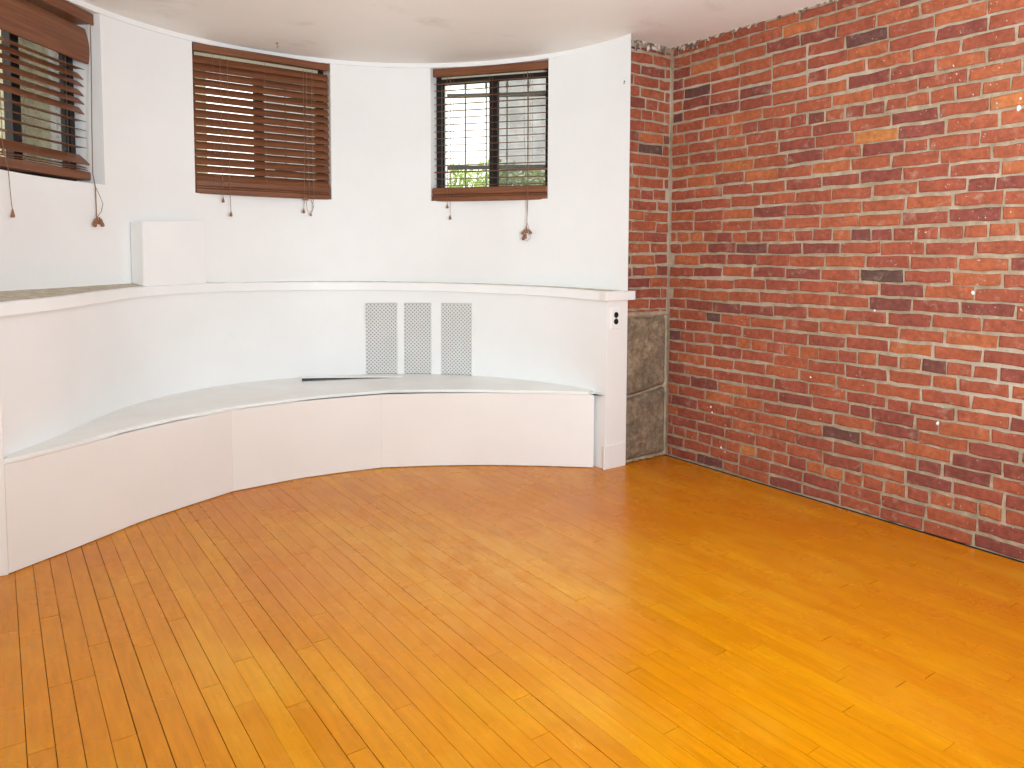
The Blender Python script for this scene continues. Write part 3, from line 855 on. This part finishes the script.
# window at the side: crooked valance, uneven slats
b, w = blind_root(1, .092, 'wooden blind with drooping valance board and uneven slats in the side window')
e = w / 2 - .022
headrail(b, w + .006, .798, .853, -.062)
bm = bmesh.new(); prof = []
for i in range(9):
    f = i / 8; prof.append((-.028 - .018 * math.sin(PI * (.15 + .8 * f)) - .008 * (1 - f), .600 + .175 * f))
back = [(y + .010, z) for y, z in prof][::-1]
sweep(bm, [[(-e, y, z) for y, z in prof + back], [(e - .006, y, z) for y, z in prof + back]], True); fix(bm)
vl = mesh_obj('valance', bm, M['wood'], b)
bm = bmesh.new()
for z, t in ((.575, 6), (.540, 46), (.502, 40), (.458, 48), (.415, 44), (.368, 50), (.315, 4), (.272, 12), (.232, 4), (.182, 2)):
    slat(bm, -e, e - .012, 0, z, R_(t))
fix(bm); mesh_obj('slats', bm, M['wood'], b)
bm = bmesh.new(); box(bm, -e, e, -.036, .028, .018, .062, 0, .008)
slat(bm, -e, e - .010, .0, .074, R_(12)); slat(bm, -e, e - .016, .0, .086, R_(16)); slat(bm, -e, e - .006, -.004, .122, R_(42), .075, .006)
fix(bm); mesh_obj('bottom_rail', bm, M['wood'], b)
ladders(b, (-.27, .0, .22), .05, .80)
lc = cord(b, 'lift_cord', [(e - .018, -.066, .80), (e - .022, -.068, .62), (e - .034, -.068, .30), (e - .046, -.072, .05), (e - .052, -.088, -.02), (e - .054, -.090, -.10), (e - .056, -.092, -.175)], .0024)
for dx, dz, ry in ((0, 0, 0), (-.016, -.010, .5), (.014, -.004, -.45), (.026, -.012, -.3), (-.028, -.016, .3)):
    tassel_at(lc, (e - .056 + dx * .8, -.094 - abs(dx) * .3, -.165 + dz), .040, .0095, 0, ry)
cord(b, 'lift_cord', [(e - .052, -.090, -.02), (e - .025, -.092, -.06), (e - .005, -.095, -.10), (e - .02, -.094, -.14), (e - .05, -.093, -.165)], .0013)
lx = -.245
tc = cord(b, 'tilt_cord', [(lx, -.045, .79), (lx, -.05, .4), (lx, -.052, .10), (lx + .004, -.070, .0), (lx + .012, -.072, -.14), (lx + .016, -.073, -.165)], .0015)
tassel_at(tc, (lx + .016, -.073, -.165), .034, .0085); tassel_at(tc, (lx, -.055, .10), .030, .008)

# ------------------------------------------------------------------ small things
bm = bmesh.new()
tube(bm, [(0, 0, 0), (0, 0, -.010), (.004, 0, -.014), (.006, 0, -.020), (.003, 0, -.026), (-.003, 0, -.023)], .0014, 6); lathe(bm, (0, 0, -.002), [(.008, 0), (.008, .002)], 10); fix(bm)
hk = mesh_obj('ceiling_hook', bm, M['hook'], loc=(1.404, 4.427, HC)); tag(hk, 'tiny metal hook screwed into the beige ceiling above the middle window', 'hook')
bm = bmesh.new(); px, py = pol(1.6, BR - .001)
lathe(bm, (px, py, 2.215), [(.004, 0), (.005, .004), (.001, .005)], 8, (-1, 0, 0)); lathe(bm, (px, py + .004, 2.205), [(.003, 0), (.0035, .004), (.001, .005)], 8, (-1, 0, 0)); fix(bm)
tag(mesh_obj('wall_nail', bm, M['hook']), 'small nail heads in the white wall near its brick corner', 'nail')

# ------------------------------------------------------------------ outside
bm = bmesh.new(); box(bm, -30, 40, 5.3, 60, 1.2, 1.30); struct(mesh_obj('ground', bm, M['lawn']))
bm = bmesh.new(); box(bm, -6, 1.9, 8.4, 9.4, 1.30, 7.0)
f0 = empty('stone_building', (-2, 8.9, 1.30)); rel(f0, bm); mesh_obj('facade', bm, M['facade'], f0)
for xx in (-4.4, -2.4):
    bm = bmesh.new(); box(bm, xx - .45, xx + .45, 8.36, 8.40, 2.3, 2.38); box(bm, xx - .40, xx - .34, 8.37, 8.40, 2.38, 4.0); box(bm, xx + .34, xx + .40, 8.37, 8.40, 2.38, 4.0); box(bm, xx - .40, xx + .40, 8.37, 8.40, 4.0, 4.08); rel(f0, bm)
    wf = mesh_obj('window_surround', bm, M['trim'], f0)
    bm = bmesh.new(); box(bm, xx - .34, xx + .34, 8.385, 8.405, 2.38, 4.0); rel(f0, bm); mesh_obj('window_pane', bm, M['frame'], wf)
tag(f0, 'pale rough stone building outside, behind the side window blind', 'building')

fe = empty('iron_fence', (3.75, 5.3, 1.30), R_(-42))
tag(fe, 'dark spiked iron fence outside, behind the open slats of the bright window', 'fence')
bm = bmesh.new()
for i in range(24):
    x = -2.1 + i * .183
    tube(bm, [(x, 0, 0), (x, 0, 1.40)], .006, 6); lathe(bm, (x, 0, 1.37), [(.007, 0), (.014, .02), (.010, .05), (.001, .09)], 6)
fix(bm); mesh_obj('pickets', bm, M['iron'], fe)
for z in (1.30, .68):
    bm = bmesh.new(); box(bm, -2.2, 2.2, -.014, .014, z, z + .034); mesh_obj('fence_rail', bm, M['iron'], fe)

hg = bmesh.new(); rng = random.Random(9)
for _ in range(15000):
    x = rng.uniform(-2.6, 2.8); y = rng.uniform(-.35, .35); z = rng.uniform(0, .93) * (1 - .25 * (y / .35) ** 2) + .03 * math.sin(x * 5)
    a = Vector((rng.gauss(0, 1), rng.gauss(0, 1), rng.gauss(0, 1))).normalized(); c_ = a.orthogonal().normalized(); L = rng.uniform(.05, .09)
    p = Vector((x, y, z))
    hg.faces.new([hg.verts.new(q) for q in (p, p + a * L * .5 + c_ * L * .3, p + a * L, p + a * L * .5 - c_ * L * .3)])
ho = mesh_obj('hedge', hg, M['leaf'], loc=(5.4, 6.5, 1.30)); ho.rotation_euler = (0, 0, R_(-20)); ho['kind'] = 'stuff'
tag(ho, 'low light green hedge outside below the bright window', 'hedge')
